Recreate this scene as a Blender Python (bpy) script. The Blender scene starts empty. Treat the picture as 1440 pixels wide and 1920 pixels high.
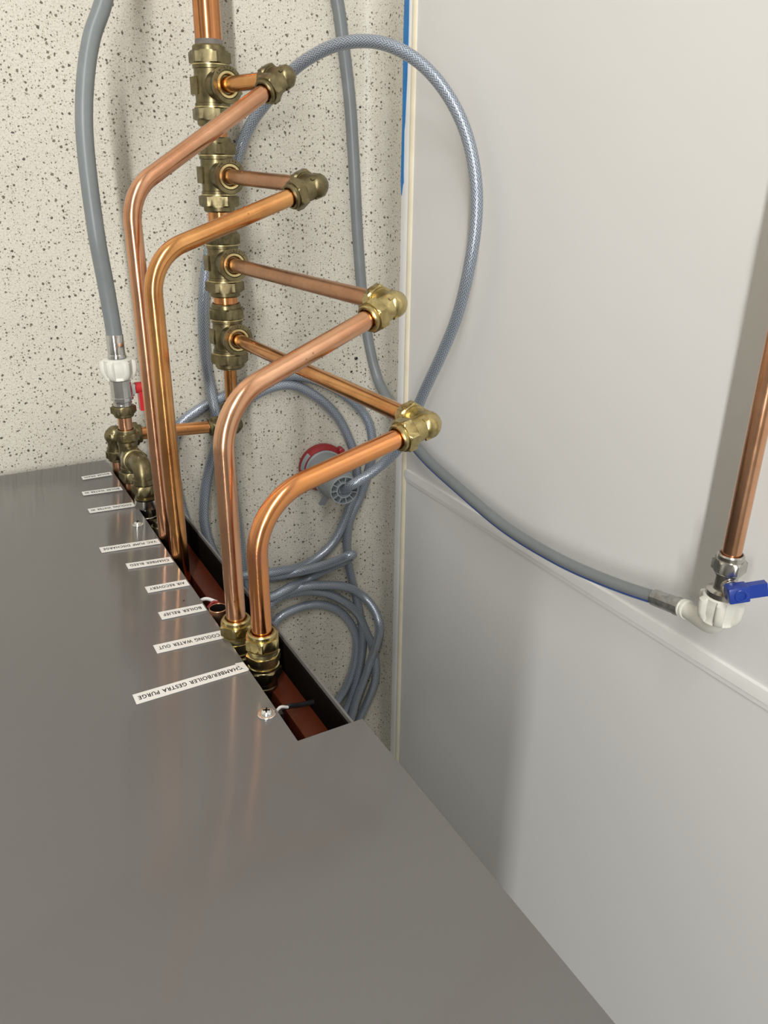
import bpy, bmesh, math, random
from mathutils import Vector, Matrix, Quaternion
random.seed(7)
scene = bpy.context.scene
COL = scene.collection
V = Vector

# ------------------------------------------------------------------ camera
cam_data = bpy.data.cameras.new('camera')
cam = bpy.data.objects.new('camera', cam_data)
COL.objects.link(cam)
right = V((0.87208, 0.01242, 0.4892)); up = V((0.18661, 0.9157, -0.35591)); back = V((-0.45238, 0.40167, 0.79625))
m = Matrix((right, up, back)).transposed().to_4x4()
m.translation = V((0.0, 0.345, 1.01))
cam.matrix_world = m
cam_data.sensor_fit = 'VERTICAL'
cam_data.sensor_height = 36.0
cam_data.lens = 1481.15 / 1920.0 * 36.0
cam_data.clip_start = 0.01
scene.camera = cam

# ------------------------------------------------------------------ world, lights, exposure
world = bpy.data.worlds.new('world'); scene.world = world
world.use_nodes = True
world.node_tree.nodes['Background'].inputs[0].default_value = (0.9, 0.95, 1.0, 1)
world.node_tree.nodes['Background'].inputs[1].default_value = 0.05
scene.view_settings.view_transform = 'Standard'
scene.view_settings.look = 'None'
scene.view_settings.gamma = 1.0
scene.view_settings.use_curve_mapping = False
scene.view_settings.exposure = -0.26

def area(name, loc, sx, sy, power, color=(1.0, 0.988, 0.972)):
    l = bpy.data.lights.new(name, 'AREA'); l.shape = 'RECTANGLE'; l.size = sx; l.size_y = sy
    l.energy = power; l.color = color
    o = bpy.data.objects.new(name, l); COL.objects.link(o); o.location = loc
    return o
LIGHT_A = V((-0.95, 0.50, 2.50))
FILL_B = V((-0.95, 2.15, 2.50))  # unseen lamp added to brighten the gap behind the machine
FILL_C = V((-0.95, 3.80, 2.50))  # another added lamp out of view, more fill for the same gap
for at_, power in ((LIGHT_A, 43), (FILL_B, 64), (FILL_C, 68)):
    area('batten_lamp', at_, 0.11, 1.40, power)

# ------------------------------------------------------------------ materials
MATS = {}
def mat(name):
    m = bpy.data.materials.new(name); m.use_nodes = True
    MATS[name] = m
    nt = m.node_tree
    b = nt.nodes['Principled BSDF']
    return m, nt, b
def N(nt, typ, **kw):
    n = nt.nodes.new(typ)
    for k, v in kw.items():
        if k == 'inp':
            for kk, vv in v.items(): n.inputs[kk].default_value = vv
        else: setattr(n, k, v)
    return n
def ramp(nt, stops, interp='LINEAR'):
    r = nt.nodes.new('ShaderNodeValToRGB'); r.color_ramp.interpolation = interp
    e = r.color_ramp.elements
    while len(e) > 1: e.remove(e[0])
    e[0].position = stops[0][0]; e[0].color = stops[0][1]
    for p, c in stops[1:]:
        x = e.new(p); x.color = c
    return r
def mixc(nt, fac, a, b, blend='MIX'):
    mx = nt.nodes.new('ShaderNodeMix'); mx.data_type = 'RGBA'; mx.blend_type = blend
    for sock, val in ((mx.inputs[0], fac), (mx.inputs[6], a), (mx.inputs[7], b)):
        if hasattr(val, 'links'): nt.links.new(val, sock)
        else: sock.default_value = val
    return mx.outputs[2]
def C4(c): return (c[0], c[1], c[2], 1.0)
def math_node(nt, op, a, b=None, c=None):
    n = nt.nodes.new('ShaderNodeMath'); n.operation = op
    for i, v in enumerate((a, b, c)):
        if v is None: continue
        if hasattr(v, 'links'): nt.links.new(v, n.inputs[i])
        else: n.inputs[i].default_value = v
    return n.outputs[0]

def plain(name, col, rough, metallic=0.0, spec=0.5, noise=0.0, nscale=40.0, coat=0.0, bump=0.0):
    m, nt, b = mat(name)
    b.inputs['Roughness'].default_value = rough
    b.inputs['Metallic'].default_value = metallic
    b.inputs['Specular IOR Level'].default_value = spec
    b.inputs['Coat Weight'].default_value = coat
    b.inputs['Coat Roughness'].default_value = 0.08
    tc = N(nt, 'ShaderNodeTexCoord')
    ns = N(nt, 'ShaderNodeTexNoise', inp={'Scale': nscale, 'Detail': 4.0})
    nt.links.new(tc.outputs['Object'], ns.inputs['Vector'])
    lo = tuple(max(0, c * (1 - noise)) for c in col); hi = tuple(min(1, c * (1 + noise)) for c in col)
    r = ramp(nt, [(0.3, C4(lo)), (0.7, C4(hi))])
    nt.links.new(ns.outputs[0], r.inputs[0]); nt.links.new(r.outputs[0], b.inputs['Base Color'])
    if bump:
        bp = N(nt, 'ShaderNodeBump', inp={'Strength': bump, 'Distance': 0.0005})
        nt.links.new(ns.outputs[0], bp.inputs['Height']); nt.links.new(bp.outputs[0], b.inputs['Normal'])
    return m

def copper(name, col, tint, rough):
    m, nt, b = mat(name)
    b.inputs['Metallic'].default_value = 1.0
    tc = N(nt, 'ShaderNodeTexCoord')
    n1 = N(nt, 'ShaderNodeTexNoise', inp={'Scale': 14.0, 'Detail': 5.0, 'Roughness': 0.65})
    nt.links.new(tc.outputs['Object'], n1.inputs['Vector'])
    r1 = ramp(nt, [(0.35, C4(tint)), (0.62, C4(col))])
    nt.links.new(n1.outputs[0], r1.inputs[0])
    v = N(nt, 'ShaderNodeTexVoronoi', inp={'Scale': 160.0})
    nt.links.new(tc.outputs['Object'], v.inputs['Vector'])
    sep = N(nt, 'ShaderNodeSeparateColor'); nt.links.new(v.outputs['Color'], sep.inputs[0])
    thr = math_node(nt, 'MULTIPLY', math_node(nt, 'GREATER_THAN', sep.outputs[0], 0.93), 0.13)
    sp = math_node(nt, 'LESS_THAN', v.outputs['Distance'], thr)
    colr = mixc(nt, math_node(nt, 'MULTIPLY', sp, 0.55), r1.outputs[0], (0.10, 0.045, 0.02, 1))
    nt.links.new(colr, b.inputs['Base Color'])
    n2 = N(nt, 'ShaderNodeTexNoise', inp={'Scale': 60.0, 'Detail': 3.0})
    nt.links.new(tc.outputs['Object'], n2.inputs['Vector'])
    mr = N(nt, 'ShaderNodeMapRange', inp={'From Min': 0.3, 'From Max': 0.7, 'To Min': rough * 0.8, 'To Max': rough * 1.3})
    nt.links.new(n2.outputs[0], mr.inputs[0]); nt.links.new(mr.outputs[0], b.inputs['Roughness'])
    return m

def brass(name, col, dark, rough):
    m, nt, b = mat(name)
    b.inputs['Metallic'].default_value = 1.0
    tc = N(nt, 'ShaderNodeTexCoord')
    n1 = N(nt, 'ShaderNodeTexNoise', inp={'Scale': 55.0, 'Detail': 6.0, 'Roughness': 0.7})
    nt.links.new(tc.outputs['Object'], n1.inputs['Vector'])
    r1 = ramp(nt, [(0.36, C4(dark)), (0.6, C4(col))])
    nt.links.new(n1.outputs[0], r1.inputs[0]); nt.links.new(r1.outputs[0], b.inputs['Base Color'])
    mr = N(nt, 'ShaderNodeMapRange', inp={'From Min': 0.3, 'From Max': 0.7, 'To Min': rough * 1.3, 'To Max': rough * 0.8})
    nt.links.new(n1.outputs[0], mr.inputs[0]); nt.links.new(mr.outputs[0], b.inputs['Roughness'])
    bp = N(nt, 'ShaderNodeBump', inp={'Strength': 0.12, 'Distance': 0.0004})
    nt.links.new(n1.outputs[0], bp.inputs['Height']); nt.links.new(bp.outputs[0], b.inputs['Normal'])
    return m

def vinyl():
    m, nt, b = mat('speckled_vinyl')
    b.inputs['Roughness'].default_value = 0.42
    uv = N(nt, 'ShaderNodeUVMap')
    wob = N(nt, 'ShaderNodeTexNoise', inp={'Scale': 300.0, 'Detail': 2.0})
    nt.links.new(uv.outputs[0], wob.inputs['Vector'])
    off = N(nt, 'ShaderNodeVectorMath', operation='SCALE'); off.inputs['Scale'].default_value = 0.003
    nt.links.new(wob.outputs['Color'], off.inputs[0])
    add = N(nt, 'ShaderNodeVectorMath', operation='ADD')
    nt.links.new(uv.outputs[0], add.inputs[0]); nt.links.new(off.outputs[0], add.inputs[1])
    big = N(nt, 'ShaderNodeTexNoise', inp={'Scale': 7.0, 'Detail': 4.0})
    nt.links.new(uv.outputs[0], big.inputs['Vector'])
    base = ramp(nt, [(0.3, (0.60, 0.575, 0.50, 1)), (0.7, (0.68, 0.655, 0.575, 1))])
    nt.links.new(big.outputs[0], base.inputs[0])
    fine = N(nt, 'ShaderNodeTexNoise', inp={'Scale': 520.0, 'Detail': 3.0, 'Roughness': 0.7})
    nt.links.new(uv.outputs[0], fine.inputs['Vector'])
    fr = ramp(nt, [(0.36, (0.80, 0.78, 0.74, 1)), (0.56, (1, 1, 1, 1))])
    nt.links.new(fine.outputs[0], fr.inputs[0])
    col = mixc(nt, 1.0, base.outputs[0], fr.outputs[0], 'MULTIPLY')
    for sc, rmax, dens, c, c2 in ((150.0, 0.25, 0.34, (0.030, 0.025, 0.018, 1), (0.16, 0.13, 0.085, 1)),
                                  (250.0, 0.25, 0.40, (0.075, 0.062, 0.044, 1), (0.28, 0.24, 0.17, 1)),
                                  (420.0, 0.27, 0.42, (0.20, 0.17, 0.125, 1), (0.42, 0.37, 0.29, 1))):
        vo = N(nt, 'ShaderNodeTexVoronoi', voronoi_dimensions='2D', inp={'Scale': sc})
        nt.links.new(add.outputs[0], vo.inputs['Vector'])
        sep = N(nt, 'ShaderNodeSeparateColor'); nt.links.new(vo.outputs['Color'], sep.inputs[0])
        mr = N(nt, 'ShaderNodeMapRange', inp={'From Min': 1 - dens, 'From Max': 1.0, 'To Min': 0.05, 'To Max': rmax})
        nt.links.new(sep.outputs[0], mr.inputs[0])
        on = math_node(nt, 'GREATER_THAN', sep.outputs[0], 1 - dens)
        sp = math_node(nt, 'MULTIPLY', math_node(nt, 'LESS_THAN', vo.outputs['Distance'], mr.outputs[0]), on)
        cc = mixc(nt, sep.outputs[1], c, c2)
        col = mixc(nt, math_node(nt, 'MULTIPLY', sp, 0.93), col, cc)
    nt.links.new(col, b.inputs['Base Color'])
    return m

def braid():
    m, nt, b = mat('braided_cable')
    uv = N(nt, 'ShaderNodeUVMap')
    s = N(nt, 'ShaderNodeSeparateXYZ'); nt.links.new(uv.outputs[0], s.inputs[0])
    u = math_node(nt, 'MULTIPLY', s.outputs[0], 8.0)
    v = math_node(nt, 'MULTIPLY', s.outputs[1], 125.0)
    p = math_node(nt, 'ADD', u, v); q = math_node(nt, 'SUBTRACT', u, v)
    A = math_node(nt, 'ABSOLUTE', math_node(nt, 'SINE', math_node(nt, 'MULTIPLY', p, math.pi * 2)))
    B = math_node(nt, 'ABSOLUTE', math_node(nt, 'SINE', math_node(nt, 'MULTIPLY', q, math.pi * 2)))
    sel = math_node(nt, 'GREATER_THAN', math_node(nt, 'MULTIPLY', math_node(nt, 'SINE', math_node(nt, 'MULTIPLY', p, math.pi)),
                    math_node(nt, 'SINE', math_node(nt, 'MULTIPLY', q, math.pi))), 0.0)
    h = math_node(nt, 'ADD', math_node(nt, 'MULTIPLY', A, sel), math_node(nt, 'MULTIPLY', B, math_node(nt, 'SUBTRACT', 1.0, sel)))
    r = ramp(nt, [(0.10, (0.075, 0.092, 0.118, 1)), (0.5, (0.20, 0.235, 0.29, 1)), (0.95, (0.43, 0.485, 0.565, 1))])
    nt.links.new(h, r.inputs[0]); nt.links.new(r.outputs[0], b.inputs['Base Color'])
    b.inputs['Metallic'].default_value = 0.45
    b.inputs['Roughness'].default_value = 0.38
    b.inputs['Coat Weight'].default_value = 1.0
    b.inputs['Coat Roughness'].default_value = 0.09
    bp = N(nt, 'ShaderNodeBump', inp={'Strength': 0.3, 'Distance': 0.0005})
    nt.links.new(h, bp.inputs['Height']); nt.links.new(bp.outputs[0], b.inputs['Normal'])
    return m

M_vinyl = vinyl()
M_braid = braid()
M_wall = plain('white_wall_cladding', (0.765, 0.765, 0.75), 0.30, noise=0.012, nscale=2.5)
M_trim = plain('white_pvc_trim', (0.88, 0.88, 0.86), 0.28, noise=0.01)
M_bead = plain('cream_sealant', (0.78, 0.72, 0.55), 0.45, noise=0.06, nscale=30)
M_film = plain('blue_film', (0.02, 0.20, 0.52), 0.4, noise=0.08)
M_far = plain('grey_painted_wall', (0.50, 0.50, 0.485), 0.6, noise=0.03, nscale=3)
M_ceil = plain('white_ceiling', (0.62, 0.62, 0.60), 0.8, noise=0.02)
M_panel = plain('grey_coated_steel', (0.155, 0.148, 0.144), 0.15, noise=0.012, nscale=3.0, spec=0.28)
M_edge = plain('cut_steel_edge', (0.42, 0.41, 0.39), 0.35, metallic=0.6, noise=0.05)
M_dark = plain('near_black_matt', (0.008, 0.006, 0.005), 0.8, spec=0.0, noise=0.1)
M_red = plain('red_oxide_paint', (0.085, 0.017, 0.007), 0.40, spec=0.25, noise=0.10, nscale=12)
M_label = plain('white_label_tape', (0.74, 0.73, 0.70), 0.35, noise=0.02)
M_ink = plain('black_ink', (0.015, 0.015, 0.016), 0.5, noise=0.1)
M_zinc = plain('zinc_screw', (0.72, 0.72, 0.71), 0.22, metallic=1.0, noise=0.08, nscale=200)
M_chrome = plain('chrome', (0.62, 0.62, 0.61), 0.13, metallic=1.0, noise=0.06, nscale=120)
M_nickel = plain('nickel_plate', (0.58, 0.56, 0.52), 0.22, metallic=1.0, noise=0.12, nscale=120)
M_wplast = plain('white_plastic', (0.68, 0.675, 0.61), 0.38, noise=0.04, nscale=60)
M_hose = plain('grey_rubber_hose', (0.185, 0.205, 0.21), 0.36, noise=0.05, nscale=50)
M_stripe = plain('blue_stripe', (0.015, 0.05, 0.24), 0.4, noise=0.05)
M_pale = plain('pale_blue_stripe', (0.42, 0.50, 0.58), 0.4, noise=0.05)
M_crimp = plain('crimp_sleeve', (0.36, 0.36, 0.35), 0.25, metallic=0.7, noise=0.3, nscale=160)
M_redp = plain('red_plastic', (0.50, 0.018, 0.022), 0.3, noise=0.05)
M_bluep = plain('blue_plastic', (0.012, 0.045, 0.30), 0.32, noise=0.08)
M_plugr = plain('dark_red_plastic', (0.27, 0.016, 0.020), 0.42, noise=0.06)
M_plugg = plain('grey_plastic', (0.27, 0.295, 0.31), 0.42, noise=0.04)
M_flux = plain('soldering_flux_residue', (0.16, 0.145, 0.13), 0.6, noise=0.3, nscale=90)
M_black = plain('black_plastic', (0.012, 0.012, 0.013), 0.35, noise=0.1)
M_cu_pink = copper('copper_pink', (0.74, 0.41, 0.25), (0.58, 0.29, 0.16), 0.19)
M_cu_gold = copper('copper_golden', (0.76, 0.39, 0.15), (0.52, 0.23, 0.08), 0.18)
M_cu_rose = copper('copper_rose', (0.78, 0.45, 0.28), (0.66, 0.35, 0.20), 0.20)
M_cu_oran = copper('copper_orange', (0.84, 0.36, 0.115), (0.70, 0.30, 0.15), 0.18)
M_cu_main = copper('copper_manifold', (0.78, 0.37, 0.15), (0.60, 0.26, 0.11), 0.18)
M_cu_dull = copper('copper_dull', (0.60, 0.33, 0.19), (0.44, 0.23, 0.13), 0.30)
M_br_old = brass('tarnished_brass', (0.26, 0.22, 0.12), (0.145, 0.12, 0.065), 0.33)
M_br_new = brass('bright_brass', (0.56, 0.46, 0.22), (0.38, 0.30, 0.13), 0.26)
M_br_ring = brass('polished_brass', (0.78, 0.66, 0.34), (0.60, 0.50, 0.25), 0.28)

# ------------------------------------------------------------------ mesh helpers
def finish(name, bm, material, parent=None, smooth=35.0, loc=None):
    bmesh.ops.recalc_face_normals(bm, faces=bm.faces)
    me = bpy.data.meshes.new(name)
    bm.to_mesh(me); bm.free()
    me.materials.append(material)
    if smooth:
        me.shade_smooth()
        me.set_sharp_from_angle(angle=math.radians(smooth))
    o = bpy.data.objects.new(name, me)
    COL.objects.link(o)
    if parent:
        o.parent = parent
        o.matrix_parent_inverse = chain(parent).inverted()
    return o
def chain(o):
    # parents are only translated, so their world offset is the sum of the locations
    t = V((0, 0, 0))
    while o: t = t + o.location + o.matrix_parent_inverse.translation; o = o.parent
    return Matrix.Translation(t)
def thing(name, loc, label, cat, group=None):
    o = bpy.data.objects.new(name, None); COL.objects.link(o)
    o.empty_display_size = 0.02
    o.location = loc; o['label'] = label; o['category'] = cat
    if group: o['group'] = group
    return o
def tag(o, label, cat, group=None):
    o['label'] = label; o['category'] = cat
    if group: o['group'] = group
    return o
def struct(o):
    o['kind'] = 'structure'; return o
def box(bm, lo, hi):
    x0, y0, z0 = lo; x1, y1, z1 = hi
    vs = [bm.verts.new(p) for p in ((x0,y0,z0),(x1,y0,z0),(x1,y1,z0),(x0,y1,z0),(x0,y0,z1),(x1,y0,z1),(x1,y1,z1),(x0,y1,z1))]
    for f in ((0,3,2,1),(4,5,6,7),(0,1,5,4),(1,2,6,5),(2,3,7,6),(3,0,4,7)): bm.faces.new([vs[i] for i in f])
def bevel_all(bm, w, seg=2):
    bmesh.ops.bevel(bm, geom=list(bm.edges), offset=w, segments=seg, profile=0.6, affect='EDGES')
def frame(axis, ref=None):
    a = V(axis).normalized()
    r = V(ref) if ref is not None else (V((0,0,1)) if abs(a.z) < 0.9 else V((1,0,0)))
    x = (r - a * r.dot(a)).normalized()
    return x, a.cross(x), a
def revolve(bm, O, axis, prof, seg=32, ref=None, phase=0.0, hexr=None, lobes=None):
    """prof: list of (t, r) or (t, r, 'h'): radius r, or the smaller of r and the hexagon"""
    x, y, a = frame(axis, ref); O = V(O)
    phase = round(phase / (2 * math.pi / seg)) * (2 * math.pi / seg)
    rings = []
    for p in prof:
        t, r = p[0], p[1]; ring = []
        hx = len(p) > 2
        for i in range(seg):
            th = 2 * math.pi * i / seg
            rr = r
            if hx and p[2] == 'h':
                k = ((th + phase) % (math.pi / 3)) - math.pi / 6
                rr = min(r, hexr / math.cos(k))
            if hx and p[2] == 'l':
                n, amp = lobes
                rr = r + amp * max(0.0, math.cos(n * (th + phase))) ** 0.33 - amp
            ring.append(bm.verts.new(O + a * t + (x * math.cos(th) + y * math.sin(th)) * rr))
        rings.append(ring)
    for A, B in zip(rings, rings[1:]):
        for i in range(seg):
            bm.faces.new((A[i], A[(i+1) % seg], B[(i+1) % seg], B[i]))
    bm.faces.new(rings[0][::-1]); bm.faces.new(rings[-1])
def spline(pts, step=0.004):
    """centripetal Catmull-Rom, resampled"""
    P = [V(p) for p in pts]
    P = [P[0] * 2 - P[1]] + P + [P[-1] * 2 - P[-2]]
    out = []
    for i in range(1, len(P) - 2):
        p0, p1, p2, p3 = P[i-1:i+3]
        t0 = 0.0; t1 = t0 + max((p1-p0).length, 1e-6) ** 0.5; t2 = t1 + max((p2-p1).length, 1e-6) ** 0.5; t3 = t2 + max((p3-p2).length, 1e-6) ** 0.5
        n = max(2, int((p2 - p1).length / step))
        for k in range(n):
            t = t1 + (t2 - t1) * k / n
            A1 = p0*((t1-t)/(t1-t0)) + p1*((t-t0)/(t1-t0)); A2 = p1*((t2-t)/(t2-t1)) + p2*((t-t1)/(t2-t1)); A3 = p2*((t3-t)/(t3-t2)) + p3*((t-t2)/(t3-t2))
            B1 = A1*((t2-t)/(t2-t0)) + A2*((t-t0)/(t2-t0)); B2 = A2*((t3-t)/(t3-t1)) + A3*((t-t1)/(t3-t1))
            out.append(B1*((t2-t)/(t2-t1)) + B2*((t-t1)/(t2-t1)))
    out.append(P[-2].copy())
    return out
def tube(bm, path, rad, seg=20, uv=False, caps=True):
    path = [V(p) for p in path]
    n = len(path)
    T = [(path[min(i+1, n-1)] - path[max(i-1, 0)]).normalized() for i in range(n)]
    x, y, a = frame(T[0])
    rings = []; L = [0.0]
    for i in range(n):
        if i:
            q = T[i-1].rotation_difference(T[i]); x = q @ x
            x = (x - T[i] * x.dot(T[i])).normalized()
            L.append(L[-1] + (path[i] - path[i-1]).length)
        y = T[i].cross(x)
        r = rad(i / (n - 1)) if callable(rad) else rad
        rings.append([bm.verts.new(path[i] + (x * math.cos(2*math.pi*k/seg) + y * math.sin(2*math.pi*k/seg)) * r) for k in range(seg)])
    lay = bm.loops.layers.uv.verify() if uv else None
    for i in range(n - 1):
        A, B = rings[i], rings[i+1]
        for k in range(seg):
            f = bm.faces.new((A[k], A[(k+1) % seg], B[(k+1) % seg], B[k]))
            if uv:
                for lp, (uu, vv) in zip(f.loops, ((k/seg, L[i]), ((k+1)/seg, L[i]), ((k+1)/seg, L[i+1]), (k/seg, L[i+1]))): lp[lay].uv = (uu, vv)
    if caps:
        bm.faces.new(rings[0][::-1]); bm.faces.new(rings[-1])
def fillet_path(A, K, B, r, n=18):
    """straight from A to the corner K, a bend of radius r, straight to B"""
    A, K, B = V(A), V(K), V(B)
    d1 = (A - K).normalized(); d2 = (B - K).normalized()
    ang = d1.angle(d2); tl = r / math.tan(ang / 2)
    bis = (d1 + d2).normalized(); c = K + bis * (r / math.sin(ang / 2))
    s = K + d1 * tl; e = K + d2 * tl
    v1 = s - c; v2 = e - c; w = v1.angle(v2); ax = v1.cross(v2).normalized()
    pts = []
    m1 = 14
    for i in range(m1): pts.append(A.lerp(s, i / m1))
    for i in range(n + 1): pts.append(c + Quaternion(ax, w * i / n) @ v1)
    for i in range(1, m1 + 1): pts.append(e.lerp(B, i / m1))
    return pts
def nut_prof(L, af, rp):
    """hexagon nut with a round collar on the pipe side; t = 0 against the body"""
    h = af / 2; c = h / math.cos(math.pi / 6)
    return [(0, rp * 1.02), (0, h * 0.97), (L*0.04, h * 1.005, 'h'), (L*0.10, c * 1.01, 'h'), (L*0.62, c * 1.01, 'h'), (L*0.70, h * 1.02, 'h'),
            (L*0.71, h * 0.91), (L*0.92, h * 0.90), (L, h * 0.83), (L, rp + 0.0012), (L - 0.0022, rp + 0.0003), (L - 0.0022, rp)]
def nut(O, axis, L, af, rp, material, parent, phase=0.0, ref=None, name='compression_nut'):
    bm = bmesh.new(); revolve(bm, O, axis, nut_prof(L, af, rp), 48, ref, phase, hexr=af / 2)
    return finish(name, bm, material, parent, 28)

# ------------------------------------------------------------------ the room
XW = 0.56            # face of the clad wall
XV, RF = 0.5575, 0.036  # upstand of the floor covering and its cove radius
X0, Y0, Y1, H = -3.2, -2.4, 5.0, 2.6
def build_floor():
    bm = bmesh.new(); lay = bm.loops.layers.uv.verify()
    prof = [(X0, 0.0), (XV - RF, 0.0)]
    for i in range(1, 11):
        a = math.pi / 2 * i / 10
        prof.append((XV - RF + RF * math.sin(a), RF - RF * math.cos(a)))
    prof.append((XV, 0.075))
    s = [0.0]
    for p, q in zip(prof, prof[1:]): s.append(s[-1] + math.hypot(q[0]-p[0], q[1]-p[1]))
    ys = [Y0, Y1]
    g = [[bm.verts.new((x, y, z)) for y in ys] for x, z in prof]
    for i in range(len(prof) - 1):
        f = bm.faces.new((g[i][0], g[i+1][0], g[i+1][1], g[i][1]))
        for lp, uv in zip(f.loops, ((s[i], Y0), (s[i+1], Y0), (s[i+1], Y1), (s[i], Y1))): lp[lay].uv = uv
    # underside, so the covering is a slab
    b0 = [bm.verts.new((X0, y, -0.05)) for y in ys]; b1 = [bm.verts.new((XW + 0.1, y, -0.05)) for y in ys]; t1 = [bm.verts.new((XW, y, 0.075)) for y in ys]
    bm.faces.new((b0[0], b0[1], b1[1], b1[0])); bm.faces.new((g[-1][0], t1[0], t1[1], g[-1][1]))
    return struct(finish('floor', bm, M_vinyl, smooth=40))
build_floor()
def slab(name, lo, hi, m):
    bm = bmesh.new(); box(bm, lo, hi); return struct(finish(name, bm, m, smooth=0))
slab('wall_right', (XW, Y0, 0.0), (XW + 0.08, Y1, H), M_wall)
slab('wall_left', (X0 - 0.08, Y0, 0.0), (X0, Y1, H), M_far)
slab('wall_front', (X0, Y0 - 0.08, 0.0), (XW, Y0, H), M_far)
slab('wall_back', (X0, Y1, 0.0), (XW, Y1 + 0.08, H), M_far)
slab('ceiling', (X0, Y0, H), (XW, Y1, H + 0.08), M_ceil)

def extrude_y(name, prof, y0, y1, m, smooth=40):
    bm = bmesh.new()
    A = [bm.verts.new((x, y0, z)) for x, z in prof]; B = [bm.verts.new((x, y1, z)) for x, z in prof]
    n = len(prof)
    for i in range(n): bm.faces.new((A[i], A[(i+1) % n], B[(i+1) % n], B[i]))
    bm.faces.new(A[::-1]); bm.faces.new(B)
    return finish(name, bm, m, smooth=smooth)
# white capping strip over the top edge of the upstand, with a cream sealant bead along it
struct(extrude_y('trim_1', [(XW, 0.0635), (0.5575, 0.0635), (0.5567, 0.0642), (0.5564, 0.0665), (0.5562, 0.0725), (0.5564, 0.0785), (0.5570, 0.0808), (XW, 0.0812)], Y0, Y1, M_trim))
struct(extrude_y('trim_2', [(XW, 0.0809), (0.5568, 0.0807), (0.5564, 0.0822), (0.5566, 0.0842), (0.5578, 0.0868), (XW, 0.0880)], Y0, Y1, M_bead))
# joint cover strip between two wall sheets
def joint():
    bm = bmesh.new()
    prof = [(-0.0775, 0.0), (-0.0770, 0.0016), (-0.0715, 0.0024), (-0.0712, 0.0030), (-0.0640, 0.0034), (-0.0588, 0.0030), (-0.0578, 0.0)]
    zs = [(0.0868, 0.55), (0.089, 0.85), (0.093, 1.0), (H, 1.0)]
    yc = -0.0677
    rings = [[bm.verts.new((XW - d, yc + (y - yc) * k, z)) for y, d in prof] for z, k in zs]
    for A, B in zip(rings, rings[1:]):
        for i in range(len(prof) - 1): bm.faces.new((A[i], A[i+1], B[i+1], B[i]))
    bm.faces.new(rings[0])
    return struct(finish('trim_3', bm, M_trim, smooth=20))
joint()
# torn strip of protective film left on the capping strip
bm = bmesh.new()
fp = [(1.30, 0.0630, 0.0745), (0.90, 0.0632, 0.0750), (0.70, 0.0635, 0.0745), (0.5243, 0.0636, 0.0747), (0.489, 0.0628, 0.0750), (0.44, 0.0636, 0.0738), (0.3942, 0.0643, 0.0712), (0.385, 0.0640, 0.0695), (0.34, 0.0634, 0.0700), (0.3256, 0.0632, 0.0708), (0.3225, 0.0638, 0.0688), (0.3100, 0.0652, 0.0662)]
rings = [[bm.verts.new(p) for p in ((0.5563, y, z0), (0.5558, y, z0), (0.5557, y, (z0 + z1) / 2), (0.5558, y, z1), (0.5563, y, z1))] for y, z0, z1 in fp]
for A, B in zip(rings, rings[1:]):
    for i in range(5): bm.faces.new((A[i], A[(i+1) % 5], B[(i+1) % 5], B[i]))
bm.faces.new(rings[0]); bm.faces.new(rings[-1][::-1])
tag(finish('protective_film', bm, M_film, smooth=0), 'thin torn strip of blue protective film along the white capping strip', 'film')

# ceiling battens that carry the lamps, the last two added as fill
def batten(at, label):
    t = thing('batten_light', (at.x, at.y, H), label, 'ceiling light', 'battens on the ceiling')
    bm = bmesh.new(); box(bm, (at.x - 0.05, at.y - 0.75, at.z + 0.012), (at.x + 0.05, at.y + 0.75, H)); bevel_all(bm, 0.006)
    finish('housing', bm, M_trim, t)
    for s in (-1, 1):
        bm = bmesh.new(); box(bm, (at.x - 0.05, at.y + s * 0.745 - 0.015, at.z - 0.01), (at.x + 0.05, at.y + s * 0.745 + 0.015, at.z + 0.03)); bevel_all(bm, 0.004)
        finish('end_cap', bm, M_trim, t)
batten(LIGHT_A, 'white ceiling batten light above the back of the grey machine')
batten(FILL_B, 'unseen white batten light added as fill, in line behind the first one')
batten(FILL_C, 'unseen white batten light added as fill at the far end of the row')

# ------------------------------------------------------------------ the machine
PZ0, PZ1 = 0.0190, 0.885
PX0, PX1 = -0.56, 0.2045
NX, NZ = 0.1567, 0.6243
machine = thing('machine_cabinet', (-0.18, -0.36, 0.0), 'grey coated steel machine cabinet with a pipe slot down its back corner', 'machine')
def plate_poly(name, pts, y, th, m, parent, bev=0.0):
    bm = bmesh.new()
    f = bm.faces.new([bm.verts.new((x, y, z)) for x, z in pts])
    r = bmesh.ops.extrude_face_region(bm, geom=[f])
    bmesh.ops.translate(bm, verts=[v for v in r['geom'] if isinstance(v, bmesh.types.BMVert)], vec=(0, -th, 0))
    if bev:
        e = [ed for ed in bm.edges if all(abs(v.co.y - y) < 1e-6 for v in ed.verts)]
        bmesh.ops.bevel(bm, geom=e, offset=bev, segments=2, profile=0.5, affect='EDGES')
    return finish(name, bm, m, parent, 0 if not bev else 40)
plate_poly('back_panel', [(PX0, PZ0), (NX, PZ0), (NX, NZ), (PX1, NZ), (PX1, PZ1), (PX0, PZ1)], 0.0, 0.0018, M_panel, machine, 0.0005)
def part_box(name, lo, hi, m, parent, bev=0.0):
    bm = bmesh.new(); box(bm, lo, hi)
    if bev: bevel_all(bm, bev)
    return finish(name, bm, m, parent, 40 if bev else 0)
part_box('side_panel', (0.1962, -0.74, PZ0), (0.1978, -0.0005, PZ1 - 0.002), M_panel, machine)
part_box('corner_return', (0.1980, -0.012, NZ + 0.0005), (PX1, -0.0018, PZ1), M_panel, machine)
part_box('side_dark_sheet', (0.1944, -0.70, PZ0 + 0.002), (0.1960, -0.004, PZ1 - 0.02), M_dark, machine)  # near-black sheet just inside the side panel
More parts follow.
